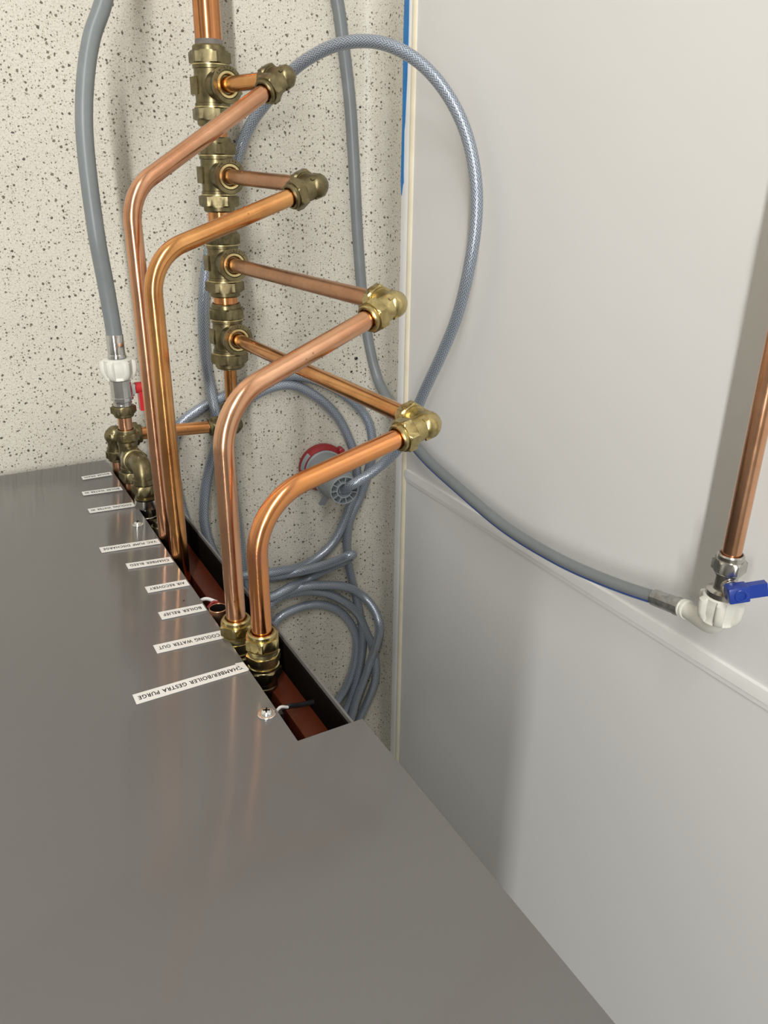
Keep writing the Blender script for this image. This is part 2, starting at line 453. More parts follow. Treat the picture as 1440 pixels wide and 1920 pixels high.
part_box('frame_post', (0.1755, -0.075, PZ0 + 0.004), (0.1942, -0.029, PZ1 - 0.02), M_red, machine, 0.002)
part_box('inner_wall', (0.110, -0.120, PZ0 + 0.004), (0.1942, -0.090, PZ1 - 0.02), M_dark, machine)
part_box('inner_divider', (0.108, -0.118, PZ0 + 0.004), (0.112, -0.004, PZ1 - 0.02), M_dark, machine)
part_box('side_panel', (PX0, -0.74, PZ0), (PX0 + 0.0016, -0.002, PZ1 - 0.002), M_panel, machine)
part_box('front_panel', (PX0, -0.7418, PZ0), (0.1978, -0.7402, PZ1), M_panel, machine)
part_box('top_panel', (PX0, -0.7418, PZ1), (PX1, 0.0, PZ1 + 0.0018), M_panel, machine)
part_box('base_frame', (PX0 + 0.02, -0.72, 0.034), (0.105, -0.02, 0.06), M_dark, machine)
for fx in (PX0 + 0.06, 0.09):
    for fy in (-0.66, -0.06):
        bm = bmesh.new(); revolve(bm, (fx, fy, 0.0), (0, 0, 1), [(0, 0.016), (0, 0.02), (0.006, 0.02), (0.009, 0.009), (0.034, 0.009), (0.034, 0.004)], 20)
        finish('foot', bm, M_black, machine)

def screw(x, z, r):
    bm = bmesh.new()
    revolve(bm, (x, 0.0, z), (0, 1, 0), [(0, r*0.6), (0, r), (0.0006, r*1.0), (0.0011, r*0.93), (0.0012, r*0.68), (0.0022, r*0.64), (0.0032, r*0.50), (0.0037, r*0.30), (0.0038, r*0.24), (0.0026, r*0.20), (0.0020, r*0.05)], 36)
    s = finish('screw', bm, M_zinc, machine, 30)
    bm = bmesh.new()
    for k in range(2):
        a = math.radians(25 + 90 * k); d = V((math.cos(a), 0, math.sin(a))); n = V((-d.z, 0, d.x))
        p = [V((x, 0.00375, z)) + d * s1 * r * 0.40 + n * s2 * r * 0.07 for s1, s2 in ((-1,-1),(1,-1),(1,1),(-1,1))]
        lo = [bm.verts.new(q) for q in p]; hi = [bm.verts.new(q + V((0, 0.00018, 0))) for q in p]
        bm.faces.new(lo[::-1]); bm.faces.new(hi)
        for i in range(4): bm.faces.new((lo[i], lo[(i+1) % 4], hi[(i+1) % 4], hi[i]))
    finish('recess', bm, M_dark, s, 0)
screw(0.1487, 0.5895, 0.0062)
screw(0.1458, 0.2360, 0.0058)
for (x, z) in ((0.1430, 0.4116), (0.1445, 0.4270)):
    bm = bmesh.new(); revolve(bm, (x, 0.0, z), (0, 1, 0), [(0, 0.0008), (0.0003, 0.0008), (0.0004, 0.0004)], 10)
    finish('paint_chip', bm, M_black, machine)

def text_mesh(txt, size, bold=False):
    cu = bpy.data.curves.new('lettering', 'FONT'); cu.body = txt; cu.size = size; cu.extrude = 0.00004
    cu.align_x = 'LEFT'; cu.space_character = 1.12; cu.space_word = 1.35
    ob = bpy.data.objects.new('lettering', cu); COL.objects.link(ob)
    dg = bpy.context.evaluated_depsgraph_get()
    me = bpy.data.meshes.new_from_object(ob.evaluated_get(dg))
    bpy.data.objects.remove(ob); bpy.data.curves.remove(cu)
    if bold:  # heavier strokes: the outline printed three times with a hair's shift
        bm = bmesh.new()
        for dx, dy in ((-1, 0), (1, 0), (0, 0.7)):
            k = len(bm.verts); bm.from_mesh(me); bm.verts.ensure_lookup_table()
            for v in bm.verts[k:]: v.co.x += dx * size * 0.016; v.co.y += dy * size * 0.016
        bm.to_mesh(me); bm.free()
    return me
def label_strip(txt, xl, zl0, zl1, xr, zr0, zr1, words, peel=False):
    """a strip of tape from its far end xl to the slot end xr; the text starts at the slot end and runs towards -x"""
    bm = bmesh.new()
    n = 10; rings = []
    for i in range(n + 1):
        f = i / n; x = xl + (xr - xl) * f
        a = zl0 + (zr0 - zl0) * f; c = zl1 + (zr1 - zl1) * f
        rings.append([bm.verts.new(p) for p in ((x, 0.0002, a), (x, 0.0006, a), (x, 0.0006, c), (x, 0.0002, c))])
    for A, B in zip(rings, rings[1:]):
        for i in range(4): bm.faces.new((A[i], A[(i+1) % 4], B[(i+1) % 4], B[i]))
    bm.faces.new(rings[0]); bm.faces.new(rings[-1][::-1])
    if peel:  # the end of the tape has lifted and folded back over the first letter
        for tri in (((xr, 0.0007, zr0), (xr - 0.0066, 0.0022, zr0 + 0.0012), (xr - 0.0040, 0.0016, zr0 + 0.0072)), ((xr, 0.0007, zr0), (xr - 0.0040, 0.0016, zr0 + 0.0072), (xr + 0.0006, 0.0009, zr1))):
            lo = [bm.verts.new(p) for p in tri]; hi = [bm.verts.new((p[0], p[1] + 0.0003, p[2])) for p in tri]
            bm.faces.new(lo); bm.faces.new(hi[::-1])
            for i in range(3): bm.faces.new((lo[i], lo[(i+1) % 3], hi[(i+1) % 3], hi[i]))
    o = finish('label_strip', bm, M_label, machine, 0)
    o['label'] = words
    me = text_mesh(txt, 0.0066, True)
    xsv = [v.co.x for v in me.vertices]; ysv = [v.co.y for v in me.vertices]
    w = max(xsv) - min(xsv); hh = max(ysv) - min(ysv)
    x_min = min(xsv); y_mid = (min(ysv) + max(ysv)) / 2
    L = xr - xl - 0.0056
    cs, ch = (zl0 + zl1) / 2, (zr0 + zr1) / 2
    k = 0.0045 / hh
    for v in me.vertices:
        f = (v.co.x - x_min) / w
        zc = ch + (cs - ch) * f
        yy = (v.co.y - y_mid) * k
        v.co = V((xr - 0.0028 - L * f, 0.0006 + (0.0001 if v.co.z > 0 else 0.0), zc + yy))
    me.materials.clear(); me.materials.append(M_ink)
    t = bpy.data.objects.new('lettering', me); COL.objects.link(t); t.parent = o
    t.matrix_parent_inverse = chain(o).inverted()
LABELS = [
 ('CHAMBER/BOILER GESTRA PURGE', 0.0733, 0.5249, 0.5369, 0.1556, 0.5240, 0.5355, 'longest white strip, chamber and boiler purge, its end peeling', True),
 ('COOLING WATER OUT', 0.1021, 0.4691, 0.4815, 0.1552, 0.4730, 0.4850, 'white strip lettered cooling water out', False),
 ('BOILER RELIEF', 0.1183, 0.4216, 0.4344, 0.1552, 0.4250, 0.4370, 'white strip lettered boiler relief', False),
 ('AIR RECOVERY', 0.1193, 0.3729, 0.3846, 0.1552, 0.3762, 0.3880, 'white strip lettered air recovery', False),
 ('CHAMBER BLEED', 0.1145, 0.3197, 0.3315, 0.1550, 0.3252, 0.3371, 'white strip lettered chamber bleed', False),
 ('VAC PUMP DISCHARGE', 0.0997, 0.2735, 0.2858, 0.1549, 0.2798, 0.2918, 'white strip lettered vac pump discharge', False),
 ('COOLING WATER IN', 0.1076, 0.1710, 0.1832, 0.1548, 0.1746, 0.1866, 'white strip lettered cooling water in', False),
 ('BOILER WATER IN', 0.1108, 0.1175, 0.1290, 0.1534, 0.1215, 0.1325, 'white strip lettered boiler water in', False),
 ('BOILER DRAIN', 0.1192, 0.0680, 0.0786, 0.1530, 0.0672, 0.0781, 'white strip lettered boiler drain, lowest of all', False)]
for a in LABELS: label_strip(*a)

# things inside the slot that belong to the machine
def pipe_hollow(name, O, axis, L, r, wall, m, parent):
    bm = bmesh.new(); revolve(bm, O, axis, [(0, r), (L - 0.0004, r), (L, r - 0.0003), (L, r - wall + 0.0002), (L - 0.0004, r - wall), (0.01, r - wall)], 36)
    return finish(name, bm, m, parent, 30)
ro = pipe_hollow('relief_outlet', (0.1635, -0.070, 0.4425), (0, 1, 0), 0.0735, 0.0077, 0.0009, M_cu_dull, machine)
pipe_hollow('bore_shade', (0.1635, -0.068, 0.4425), (0, 1, 0), 0.0712, 0.0068, 0.0004, M_dark, ro)  # near-black sleeve, paints the shade inside the open pipe
bm = bmesh.new(); tube(bm, spline([(0.160, -0.018, 0.5712), (0.170, -0.015, 0.5700), (0.182, -0.020, 0.5665), (0.1945, -0.022, 0.5655)]), 0.0019, 12)
finish('black_tie', bm, M_black, machine)
bm = bmesh.new(); box(bm, (0.160, -0.024, 0.5715), (0.166, -0.014, 0.5775)); bevel_all(bm, 0.001)
finish('tie_head', bm, M_black, machine)
for pts, r, m in (([(0.150, -0.012, 0.405), (0.163, -0.006, 0.407), (0.172, -0.010, 0.4105)], 0.0016, M_label), ([(0.163, -0.012, 0.413), (0.169, -0.008, 0.412), (0.174, -0.012, 0.415), (0.170, -0.02, 0.418)], 0.0014, M_plugr), ([(0.157, -0.012, 0.5795), (0.163, -0.008, 0.5770), (0.170, -0.012, 0.5745)], 0.0011, M_label)):
    bm = bmesh.new(); tube(bm, spline(pts, 0.002), r, 10); finish('wire', bm, m, machine)
# slotted plug low in the slot
bm = bmesh.new(); revolve(bm, (0.1715, -0.050, 0.214), (0, 1, 0), [(0, 0.0085), (0.034, 0.0085), (0.035, 0.0078), (0.035, 0.0062), (0.036, 0.0058), (0.0402, 0.0056), (0.0410, 0.0050)], 30)
o = finish('slotted_plug', bm, M_br_old, machine)
part_box('slot', (0.1709, -0.0090, 0.2098), (0.1721, -0.0087, 0.2182), M_dark, o)

# ------------------------------------------------------------------ compression fittings
R15 = 0.00765
R28 = 0.0142
def elbow(E, a, b, material, parent, name='elbow', arm=0.0175, nutL=0.0135, phase_a=0.2, phase_b=0.2, ridge=True):
    """E: crossing of the two pipe axes; a, b: unit directions of the two pipes"""
    E, a, b = V(E), V(a).normalized(), V(b).normalized()
    bm = bmesh.new()
    r = 0.0105
    dome = [(-r * math.cos(q), max(0.0006, r * math.sin(q))) for q in [math.pi / 2 * k / 8 for k in range(9)]]
    off = 0.0022
    revolve(bm, E - a * off, a, dome + [(0.0060, r), (0.0064, r * 0.97), (arm + off, r * 0.97)], 32)
    revolve(bm, E - b * off, b, dome + [(0.0060, r), (0.0064, r * 0.97), (arm + off, r * 0.97)], 32)
    for d in (a, b):
        revolve(bm, E + d * (arm - 0.0022), d, [(0, 0.0100), (0.0002, 0.0116), (0.0020, 0.0116), (0.0022, 0.0100)], 32)
    if ridge:
        w = a.cross(b).normalized()
        for s in (-1, 1):
            for d in (a, b):
                c = E + d * 0.0015 + w * s * (r - 0.0006) * 0.78 - (a if d is b else b) * (r - 0.0006) * 0.62
                n = (w * s * 0.78 - (a if d is b else b) * 0.62).normalized(); tt = d.cross(n)
                q = []
                for s1, s2, s3 in ((-1,-1,-1),(1,-1,-1),(1,1,-1),(-1,1,-1),(-1,-1,1),(1,-1,1),(1,1,1),(-1,1,1)):
                    q.append(bm.verts.new(c + d * s1 * 0.0056 + tt * s2 * 0.0014 + n * s3 * 0.0015))
                for f in ((0,3,2,1),(4,5,6,7),(0,1,5,4),(1,2,6,5),(2,3,7,6),(3,0,4,7)): bm.faces.new([q[i] for i in f])
    o = finish(name, bm, material, parent, 40)
    nut(E + a * arm, a, nutL, 0.0248, R15, material, o, phase_a, ref=b)
    nut(E + b * arm, b, nutL, 0.0248, R15, material, o, phase_b, ref=a)
    return o
def pipe(name, path, r, m, parent, seg=28):
    bm = bmesh.new(); tube(bm, path, r, seg); return finish(name, bm, m, parent, 50)
def straight(A, B, n=8):
    A, B = V(A), V(B); return [A.lerp(B, i / n) for i in range(n + 1)]

# ------------------------------------------------------------------ drain manifold on the floor
XM, ZM = 0.308, 0.080
TEES = [0.4204, 0.3327, 0.2390, 0.1542]
E = [V((0.3382, 0.4211, 0.2076)), V((0.3314, 0.3267, 0.2907)), V((0.3308, 0.2408, 0.4381)), V((0.3293, 0.1549, 0.4977))]
manifold = thing('drain_manifold', (XM, 0.25, 0.0), 'thick copper drain manifold with four olive brass tees above the floor', 'pipework')
HALF = 0.0385
def tee(yc, tip, k):
    c = V((XM, yc, ZM)); b = (V(tip) - c); b.y = 0 if False else b.y
    b.normalize()
    Y = V((0, 1, 0))
    bm = bmesh.new()
    L = HALF - 0.0185
    revolve(bm, c - Y * L, Y, [(0, 0.0175), (0.0005, 0.0188), (0.0035, 0.0188), (0.0040, 0.0178), (0.010, 0.0178), (0.0125, 0.0190), (2*L - 0.0125, 0.0190), (2*L - 0.010, 0.0178), (2*L - 0.0040, 0.0178), (2*L - 0.0035, 0.0188), (2*L - 0.0005, 0.0188), (2*L, 0.0175)], 40)
    FH = 0.0330
    revolve(bm, c, b, [(0.0, 0.0150), (0.022, 0.0158), (0.026, 0.0162), (0.0285, 0.0180), (FH - 0.0006, 0.0182), (FH, 0.0177), (FH, 0.0137), (FH - 0.003, 0.0134), (FH - 0.003, 0.006)], 44)
    # casting flats on either side of the branch
    x, y, a = frame(b, Y)
    for s in (-1, 1):
        q = []
        for s1, s2, s3 in ((-1,-1,0),(1,-1,0),(1,1,0),(-1,1,0),(-1,-1,1),(1,-1,1),(1,1,1),(-1,1,1)):
            q.append(bm.verts.new(c + Y * s1 * 0.0085 + b * (s2 * 0.007 - 0.003) + y * s * (0.0178 + 0.0024 * s3)))
        for f in ((0,3,2,1),(4,5,6,7),(0,1,5,4),(1,2,6,5),(2,3,7,6),(3,0,4,7)): bm.faces.new([q[i] for i in f])
    t = finish('tee', bm, M_br_old, manifold, 35)
    for s in (-1, 1):
        bm = bmesh.new(); revolve(bm, c + Y * s * L, Y * s, nut_prof(0.0185, 0.0392, R28), 60, (0,0,1), 0.12 * k, hexr=0.0196)
        finish('compression_nut', bm, M_br_old, t, 28)
        # bright machined ring between body and nut
        bm = bmesh.new(); revolve(bm, c + Y * s * (L - 0.0006), Y * s, [(0, 0.0180), (0.0002, 0.0196), (0.0012, 0.0196), (0.0014, 0.0180)], 40)
        finish('ring', bm, M_br_ring, t, 40)
    # reducer bush in the branch
    bm = bmesh.new(); revolve(bm, c + b * (FH - 0.004), b, [(0, 0.0132), (0.0036, 0.0132), (0.0043, 0.0127), (0.0043, 0.0104), (0.0036, 0.0098), (0.0024, 0.0090), (0.0, 0.0088)], 40)
    finish('reducer', bm, M_br_ring, t, 30)
    # cast lettering round the rim
    me = None
    txt = 'EN 1254-2'
    for i, ch in enumerate(txt):
        if ch == ' ': continue
        mt = text_mesh(ch, 0.0030)
        xs = [v.co.x for v in mt.vertices]; ys = [v.co.y for v in mt.vertices]
        mx = (min(xs) + max(xs)) / 2
        th = math.radians(58 - i * 12.5 - 8)
        er = (x * math.cos(th) + y * math.sin(th)); et = (x * -math.sin(th) + y * math.cos(th))
        for v in mt.vertices:
            v.co = c + b * (FH + 0.00003 + (0.00012 if v.co.z > 0 else 0)) + er * (0.0147 + v.co.y) - et * (v.co.x - mx)
        mt.materials.clear(); mt.materials.append(M_dark)
        lo = bpy.data.objects.new('lettering', mt); COL.objects.link(lo); lo.parent = t; lo.matrix_parent_inverse = chain(t).inverted()
    return c, b, FH
tee_b = [tee(y, e, k) for k, (y, e) in enumerate(zip(TEES, E))]
segs = [(TEES[0] + HALF - 0.012, Y1 - 0.002)] + [(TEES[i+1] + HALF - 0.012, TEES[i] - HALF + 0.012) for i in range(3)]
for y0, y1 in segs: pipe('main_pipe', straight((XM, y0, ZM), (XM, y1, ZM)), R28, M_cu_main, manifold, 36)
# sooty solder mark at the top nut
bm = bmesh.new(); revolve(bm, (XM, TEES[0] + HALF + 0.0002, ZM), (0, 1, 0), [(0, R28), (0, R28 + 0.0002), (0.0045, R28 + 0.0001), (0.0055, R28 - 0.0002)], 36)
finish('flux_ring', bm, M_flux, manifold)
# end of the run: reducing bush, tail pipe, elbow, cross pipe to the boiler drain
YX = 0.0405
bm = bmesh.new(); revolve(bm, (XM, TEES[3] - HALF + 0.004, ZM), (0, -1, 0), [(0, 0.0150), (0.0048, 0.0150), (0.0054, 0.0142), (0.0054, R15 + 0.0008), (0.003, R15)], 36)
finish('end_bush', bm, M_br_old, manifold)
pipe('tail_pipe', straight((XM, TEES[3] - HALF + 0.010, ZM), (XM, YX + 0.025, ZM - 0.003)), R15, M_cu_gold, manifold)
CE = V((XM, YX, ZM - 0.004)); DE = V((0.1655, YX + 0.002, 0.0600))
elbow(CE, (0, 1, 0), (DE - CE).normalized(), M_br_old, manifold)
pipe('cross_pipe', straight(CE + (DE - CE).normalized() * 0.022, DE - (DE - CE).normalized() * 0.022), R15, M_cu_main, manifold)
elbow(DE, (CE - DE).normalized(), (0, -1, 0), M_br_old, manifold)
pipe('drain_stub', straight(DE + V((0, -0.022, 0)), (DE.x, -0.085, DE.z)), R15, M_cu_dull, manifold)

# ------------------------------------------------------------------ four discharge pipes
def discharge(k, xs, zs, yK, yS, rb, m, mr, mf, coupling, label):
    t = thing('discharge_pipe', (xs, 0.0, 0.0), label, 'copper pipe', 'copper discharge pipes from the machine to the manifold')
    K = V((xs, yK, zs)); e = E[k]
    c, b, FH = tee_b[k]
    d = (K - e).normalized()
    pipe('long_pipe', fillet_path((xs, yS, zs), K, e + d * 0.024, rb), R15, m, t, 32)
    pipe('riser_pipe', straight(c + b * (FH - 0.0120), e + (c - e).normalized() * 0.024), R15, mr, t, 32)
    elbow(e, d, (c - e).normalized(), mf, t, phase_a=0.3 + 0.2 * k, phase_b=0.1 * k)
    if coupling:
        # straight union: nut, body, nut, then the threaded tail into the machine
        y0 = coupling; Y = V((0, -1, 0)); O = V((xs, y0, zs))
        bm = bmesh.new()
        revolve(bm, O + Y * 0.0135, Y, [(0, 0.0104), (0.0004, 0.0121), (0.0022, 0.0121), (0.0026, 0.0112), (0.0060, 0.0116, 'h'), (0.0062, 0.0134, 'h'), (0.0128, 0.0134, 'h'), (0.0130, 0.0112), (0.0152, 0.0112), (0.0156, 0.0121), (0.0176, 0.0121), (0.0180, 0.0104)], 48, phase=0.4, hexr=0.0118)
        u = finish('union', bm, M_br_ring, t, 28)
        bm = bmesh.new(); revolve(bm, O + Y * 0.0135, -Y, nut_prof(0.0135, 0.0244, R15), 48, (0,0,1), 0.35, hexr=0.0122)
        finish('compression_nut', bm, M_br_new, u, 28)
        bm = bmesh.new(); revolve(bm, O + Y * 0.0315, Y, nut_prof(0.0125, 0.0240, R15), 48, (0,0,1), 0.15, hexr=0.0120)
        finish('compression_nut', bm, M_br_old, u, 28)
        bm = bmesh.new(); revolve(bm, O + Y * 0.0435, Y, [(0, 0.0092), (0.004, 0.0092), (0.0045, 0.0100), (0.0085, 0.0100), (0.009, 0.0070), (0.034, 0.0070), (0.036, 0.006)], 30)
        finish('threaded_tail', bm, M_br_old, u, 30)
    return t
discharge(0, 0.1650, 0.2760, 0.3214, -0.085, 0.042, M_cu_pink, M_cu_gold, M_br_old, None, 'pinkish copper pipe rising to the elbow farthest from the machine')
discharge(1, 0.1650, 0.3245, 0.2735, -0.085, 0.042, M_cu_gold, M_cu_dull, M_br_old, None, 'golden copper pipe lying close beside the pinkish one')
discharge(2, 0.1650, 0.4850, 0.1900, 0.004, 0.048, M_cu_rose, M_cu_dull, M_br_new, 0.0165, 'pale rose copper pipe with its union beside the open relief outlet')
discharge(3, 0.1730, 0.5208, 0.1257, 0.004, 0.050, M_cu_oran, M_cu_gold, M_br_new, 0.0215, 'bright orange copper pipe nearest the top of the slot')

# ------------------------------------------------------------------ water feed pipework and isolating valve
XF, ZF = 0.1655, 0.1310
feed = thing('water_feed_pipework', (XF, 0.04, 0.0), 'brass tee and elbow feeding two inlets at the foot of the slot', 'pipework')
Y = V((0, 1, 0))
def feed_tee():
    c = V((XF, 0.0400, ZF)); b = V((0, 0.10, 1)).normalized()
    bm = bmesh.new()
    revolve(bm, c - Y * 0.018, Y, [(0, 0.0100), (0.0004, 0.0111), (0.0044, 0.0111), (0.0048, 0.0104), (0.0312, 0.0104), (0.0316, 0.0111), (0.0356, 0.0111), (0.036, 0.0100)], 36)
    revolve(bm, c, b, [(0, 0.0100), (0.0125, 0.0104), (0.013, 0.0125), (0.0165, 0.0130), (0.0195, 0.0130), (0.020, 0.0110)], 36)
    t = finish('tee', bm, M_br_old, feed, 35)
    nut(c + Y * 0.018, Y, 0.0135, 0.0240, R15, M_br_old, t, 0.5)
    nut(c - Y * 0.018, -Y, 0.0135, 0.0240, R15, M_br_old, t, 0.3)
    # chromed union nut on the branch
    bm = bmesh.new(); revolve(bm, c + b * 0.018, b, [(0, 0.0112), (0.0005, 0.0128, 'h'), (0.002, 0.0148, 'h'), (0.011, 0.0148, 'h'), (0.0128, 0.0128, 'h'), (0.0135, 0.0112), (0.0165, 0.0105)], 48, Y, 0.25, hexr=0.0128)
    finish('union_nut', bm, M_br_old, t, 28)
    return c, b
fc, fb = feed_tee()
FE = V((0.1665, 0.0480, 0.1905))
bm = bmesh.new(); tube(bm, fillet_path(fc + fb * 0.033, FE, FE - Y * 0.0165, 0.0098, 14), 0.0101, 30)
revolve(bm, FE - Y * 0.0150, -Y, [(0, 0.0101), (0.0004, 0.0113), (0.006, 0.0113), (0.0065, 0.0108)], 36)
el = finish('elbow', bm, M_br_old, feed, 40)
bm = bmesh.new(); revolve(bm, FE - Y * 0.0215, -Y, [(0, 0.0105), (0.0005, 0.0118, 'h'), (0.002, 0.0136, 'h'), (0.0095, 0.0136, 'h'), (0.011, 0.0118, 'h'), (0.0115, 0.0108), (0.0145, 0.0100), (0.0150, 0.0115), (0.0165, 0.0115)], 48, (0,0,1), 0.2, hexr=0.0118)
finish('compression_nut', bm, M_br_old, el, 28)
bm = bmesh.new(); revolve(bm, FE - Y * 0.0385, -Y, [(0, 0.0100), (0.0005, 0.0122, 'h'), (0.0095, 0.0136, 'h'), (0.0110, 0.0118), (0.0115, 0.0100), (0.020, 0.0100), (0.0205, 0.0112), (0.0245, 0.0112), (0.025, 0.0085), (0.060, 0.0085)], 48, (0,0,1), 0.5, hexr=0.0120)
finish('adaptor', bm, M_nickel, el, 28)
pipe('feed_stub', straight((XF, 0.012, ZF), (XF, -0.085, ZF)), R15, M_cu_dull, feed)
pipe('feed_pipe', straight((XF, 0.0900, ZF), (XF, 0.0560, ZF)), R15, M_cu_rose, feed)

valve = thing('isolating_valve', (XF, 0.11, 0.0), 'chromed isolating valve with a red lever below the white hose nut', 'valve')
bm = bmesh.new(); revolve(bm, (XF, 0.0985, ZF), Y, [(0, 0.0090), (0.0002, 0.0102), (0.0014, 0.0102), (0.0018, 0.0094), (0.0030, 0.0102), (0.0044, 0.0102), (0.0048, 0.0096), (0.0066, 0.0098), (0.0070, 0.0122), (0.0100, 0.0122), (0.0104, 0.0114), (0.0285, 0.0110), (0.0290, 0.0106), (0.0300, 0.0098)], 14)
body = finish('body', bm, M_chrome, valve, 20)
nut((XF, 0.0985, ZF), -Y, 0.0125, 0.0240, R15, M_br_old, valve, 0.45)
bm = bmesh.new(); box(bm, (XF + 0.009, 0.1085, ZF - 0.0125), (XF + 0.0165, 0.1200, ZF - 0.0030)); bevel_all(bm, 0.001)
finish('stem_housing', bm, M_chrome, valve, 30)
bm = bmesh.new(); revolve(bm, (XF + 0.0165, 0.1145, ZF - 0.0078), (1, 0, 0), [(0, 0.0056), (0.0005, 0.0062), (0.0085, 0.0060), (0.0095, 0.0050), (0.0095, 0.002)], 28)
box(bm, (XF + 0.0195, 0.0885, ZF - 0.0125), (XF + 0.0255, 0.1150, ZF - 0.0035))
finish('lever', bm, M_redp, valve, 30)

# ------------------------------------------------------------------ grey water hose from the wall tap to the valve
hose = thing('water_hose', (0.45, 0.35, 0.0), 'grey rubber water hose running from the wall tap along the floor to the valve', 'hose')
HOSE_FLOOR = [(0.5434, 0.077, 0.0213), (0.5373, 0.1109, 0.0144), (0.5285, 0.1814, 0.0096), (0.5241, 0.2312, 0.0086), (0.5202, 0.2859, 0.0083), (0.5164, 0.3511, 0.0083), (0.5106, 0.4247, 0.0083), (0.5022, 0.4824, 0.0083), (0.4947, 0.5263, 0.0083)]
tap_side = [(0.5333, -0.0145, 0.5964), (0.5345, -0.0176, 0.5813), (0.5335, -0.0239, 0.5488), (0.532, -0.0298, 0.5078), (0.531, -0.0349, 0.4537), (0.531, -0.0353, 0.3617), (0.533, -0.0225, 0.2597), (0.536, -0.01, 0.1791), (0.539, 0.0089, 0.1178), (0.54, 0.0411, 0.0659), (0.5415, 0.063, 0.034)]
out_side = [(0.470, 0.600, 0.0083), (0.425, 0.670, 0.0083), (0.360, 0.700, 0.0120), (0.300, 0.680, 0.0240), (0.250, 0.620, 0.0520), (0.220, 0.545, 0.0860), (0.2008, 0.4874, 0.0977), (0.1838, 0.4544, 0.1048), (0.1708, 0.4167, 0.1164), (0.1615, 0.3699, 0.1289), (0.1588, 0.283, 0.1385), (0.1630, 0.2246, 0.1335), (0.1655, 0.180, 0.1312), (0.1655, 0.1650, 0.1310)]
hp = spline(tap_side + HOSE_FLOOR[1:] + out_side, 0.006)
def hrad(f): return 0.0063 + 0.0021 * min(1.0, f * 1.3)
bm = bmesh.new(); tube(bm, hp, hrad, 24)
tubeo = finish('hose_tube', bm, M_hose, hose, 60)
def stripe(name, m, rr, ang):
    pts = []
    for i, p in enumerate(hp):
        if i == 0 or (p - hp[0]).length > 0.50: 
            if i: break
            continue
        T = (hp[i+1] - hp[i-1]).normalized()
        ref = V((-0.30, -1.0, -0.12)); n = (ref - T * ref.dot(T)).normalized(); w = T.cross(n)
        pts.append(p + (n * math.cos(ang) + w * math.sin(ang)) * (hrad(i / len(hp)) - 0.0004))
    bm = bmesh.new(); tube(bm, pts, rr, 8); finish(name, m and bm, m, tubeo)
stripe('blue_stripe', M_stripe, 0.0011, 0.75)
stripe('pale_stripe', M_pale, 0.0009, 0.35)
# machine end
bm = bmesh.new(); revolve(bm, (XF, 0.1765, ZF + 0.0002), -Y, [(0, 0.0078), (0, 0.0090), (0.0005, 0.0092), (0.0205, 0.0090), (0.0215, 0.0096), (0.0245, 0.0098), (0.0250, 0.0090), (0.0254, 0.007)], 26)
finish('crimp_ferrule', bm, M_chrome, hose, 25)
bm = bmesh.new(); revolve(bm, (XF, 0.1530, ZF), -Y, [(0, 0.0070), (0, 0.0088), (0.0030, 0.0088)], 28)
finish('washer', bm, M_hose, hose, 30)
def plastic_nut(O, axis, L, r, phase, parent):
    bm = bmesh.new(); revolve(bm, O, axis, [(0, 0.0085), (0, r*0.74), (L*0.05, r*0.80), (L*0.14, r, 'l'), (L*0.30, r*1.02, 'l'), (L*0.62, r*1.0, 'l'), (L*0.86, r*0.90, 'l'), (L*0.98, r*0.75), (L, r*0.70), (L, 0.0105), (L*0.8, 0.0100)], 96, phase=phase, lobes=(6, 0.0042))
    return finish('plastic_nut', bm, M_wplast, parent, 45)
plastic_nut((XF, 0.1510, ZF), -Y, 0.0225, 0.0192, 0.35, hose)
# tap end
TX, TZ = 0.524, 0.6535
plastic_nut((TX, 0.0255, TZ), -Y, 0.0235, 0.0192, 0.15, hose)
sp_end = V((0.5318, -0.0108, 0.6140))
bm = bmesh.new(); tube(bm, spline([(TX, 0.012, TZ), (TX, 0.002, TZ - 0.0005), (TX + 0.0008, -0.0048, TZ - 0.005), (TX + 0.0025, -0.0075, TZ - 0.014), (TX + 0.0052, -0.0092, TZ - 0.026), tuple(sp_end)], 0.0015), lambda f: 0.0098 - 0.0030 * f, 24)
ax = (V(tap_side[1]) - sp_end).normalized()
revolve(bm, sp_end - ax * 0.004, ax, [(0, 0.0066), (0.0004, 0.0088), (0.0022, 0.0090), (0.0034, 0.0078), (0.0046, 0.0088), (0.006, 0.0086), (0.0064, 0.0066)], 30)
finish('elbow_tail', bm, M_wplast, hose, 45)
e0 = sp_end + ax * 0.0025
bm = bmesh.new(); revolve(bm, e0, (V(tap_side[1]) - e0), [(0, 0.0066), (0.0002, 0.0082), (0.006, 0.0086), (0.0065, 0.0080), (0.034, 0.0078), (0.0350, 0.0068)], 16)
finish('crimp_ferrule', bm, M_crimp, hose, 20)

# ------------------------------------------------------------------ wall supply pipe with its tap
supply = thing('supply_pipe', (TX, 0.6, 0.55), 'copper supply pipe clipped along the white wall', 'copper pipe')
pipe('pipe', straight((TX, 0.052, TZ), (TX, Y1 - 0.002, TZ), 20), R15, M_cu_rose, supply, 36)
for yc in (0.290, 0.95):
    bm = bmesh.new(); revolve(bm, (TX, yc - 0.008, TZ), Y, [(0, R15), (0, R15 + 0.0022), (0.016, R15 + 0.0022), (0.016, R15)], 28)
    box(bm, (TX + R15, yc - 0.008, TZ - 0.007), (XW, yc + 0.008, TZ + 0.007))
    finish('clip', bm, M_wplast, supply, 30)
tap = thing('appliance_tap', (TX, 0.04, 0.63), 'nickel plated tap with a blue lever at the end of the wall pipe', 'tap')
nut((TX, 0.0470, TZ), Y, 0.0165, 0.0232, R15, M_nickel, tap, 0.35)
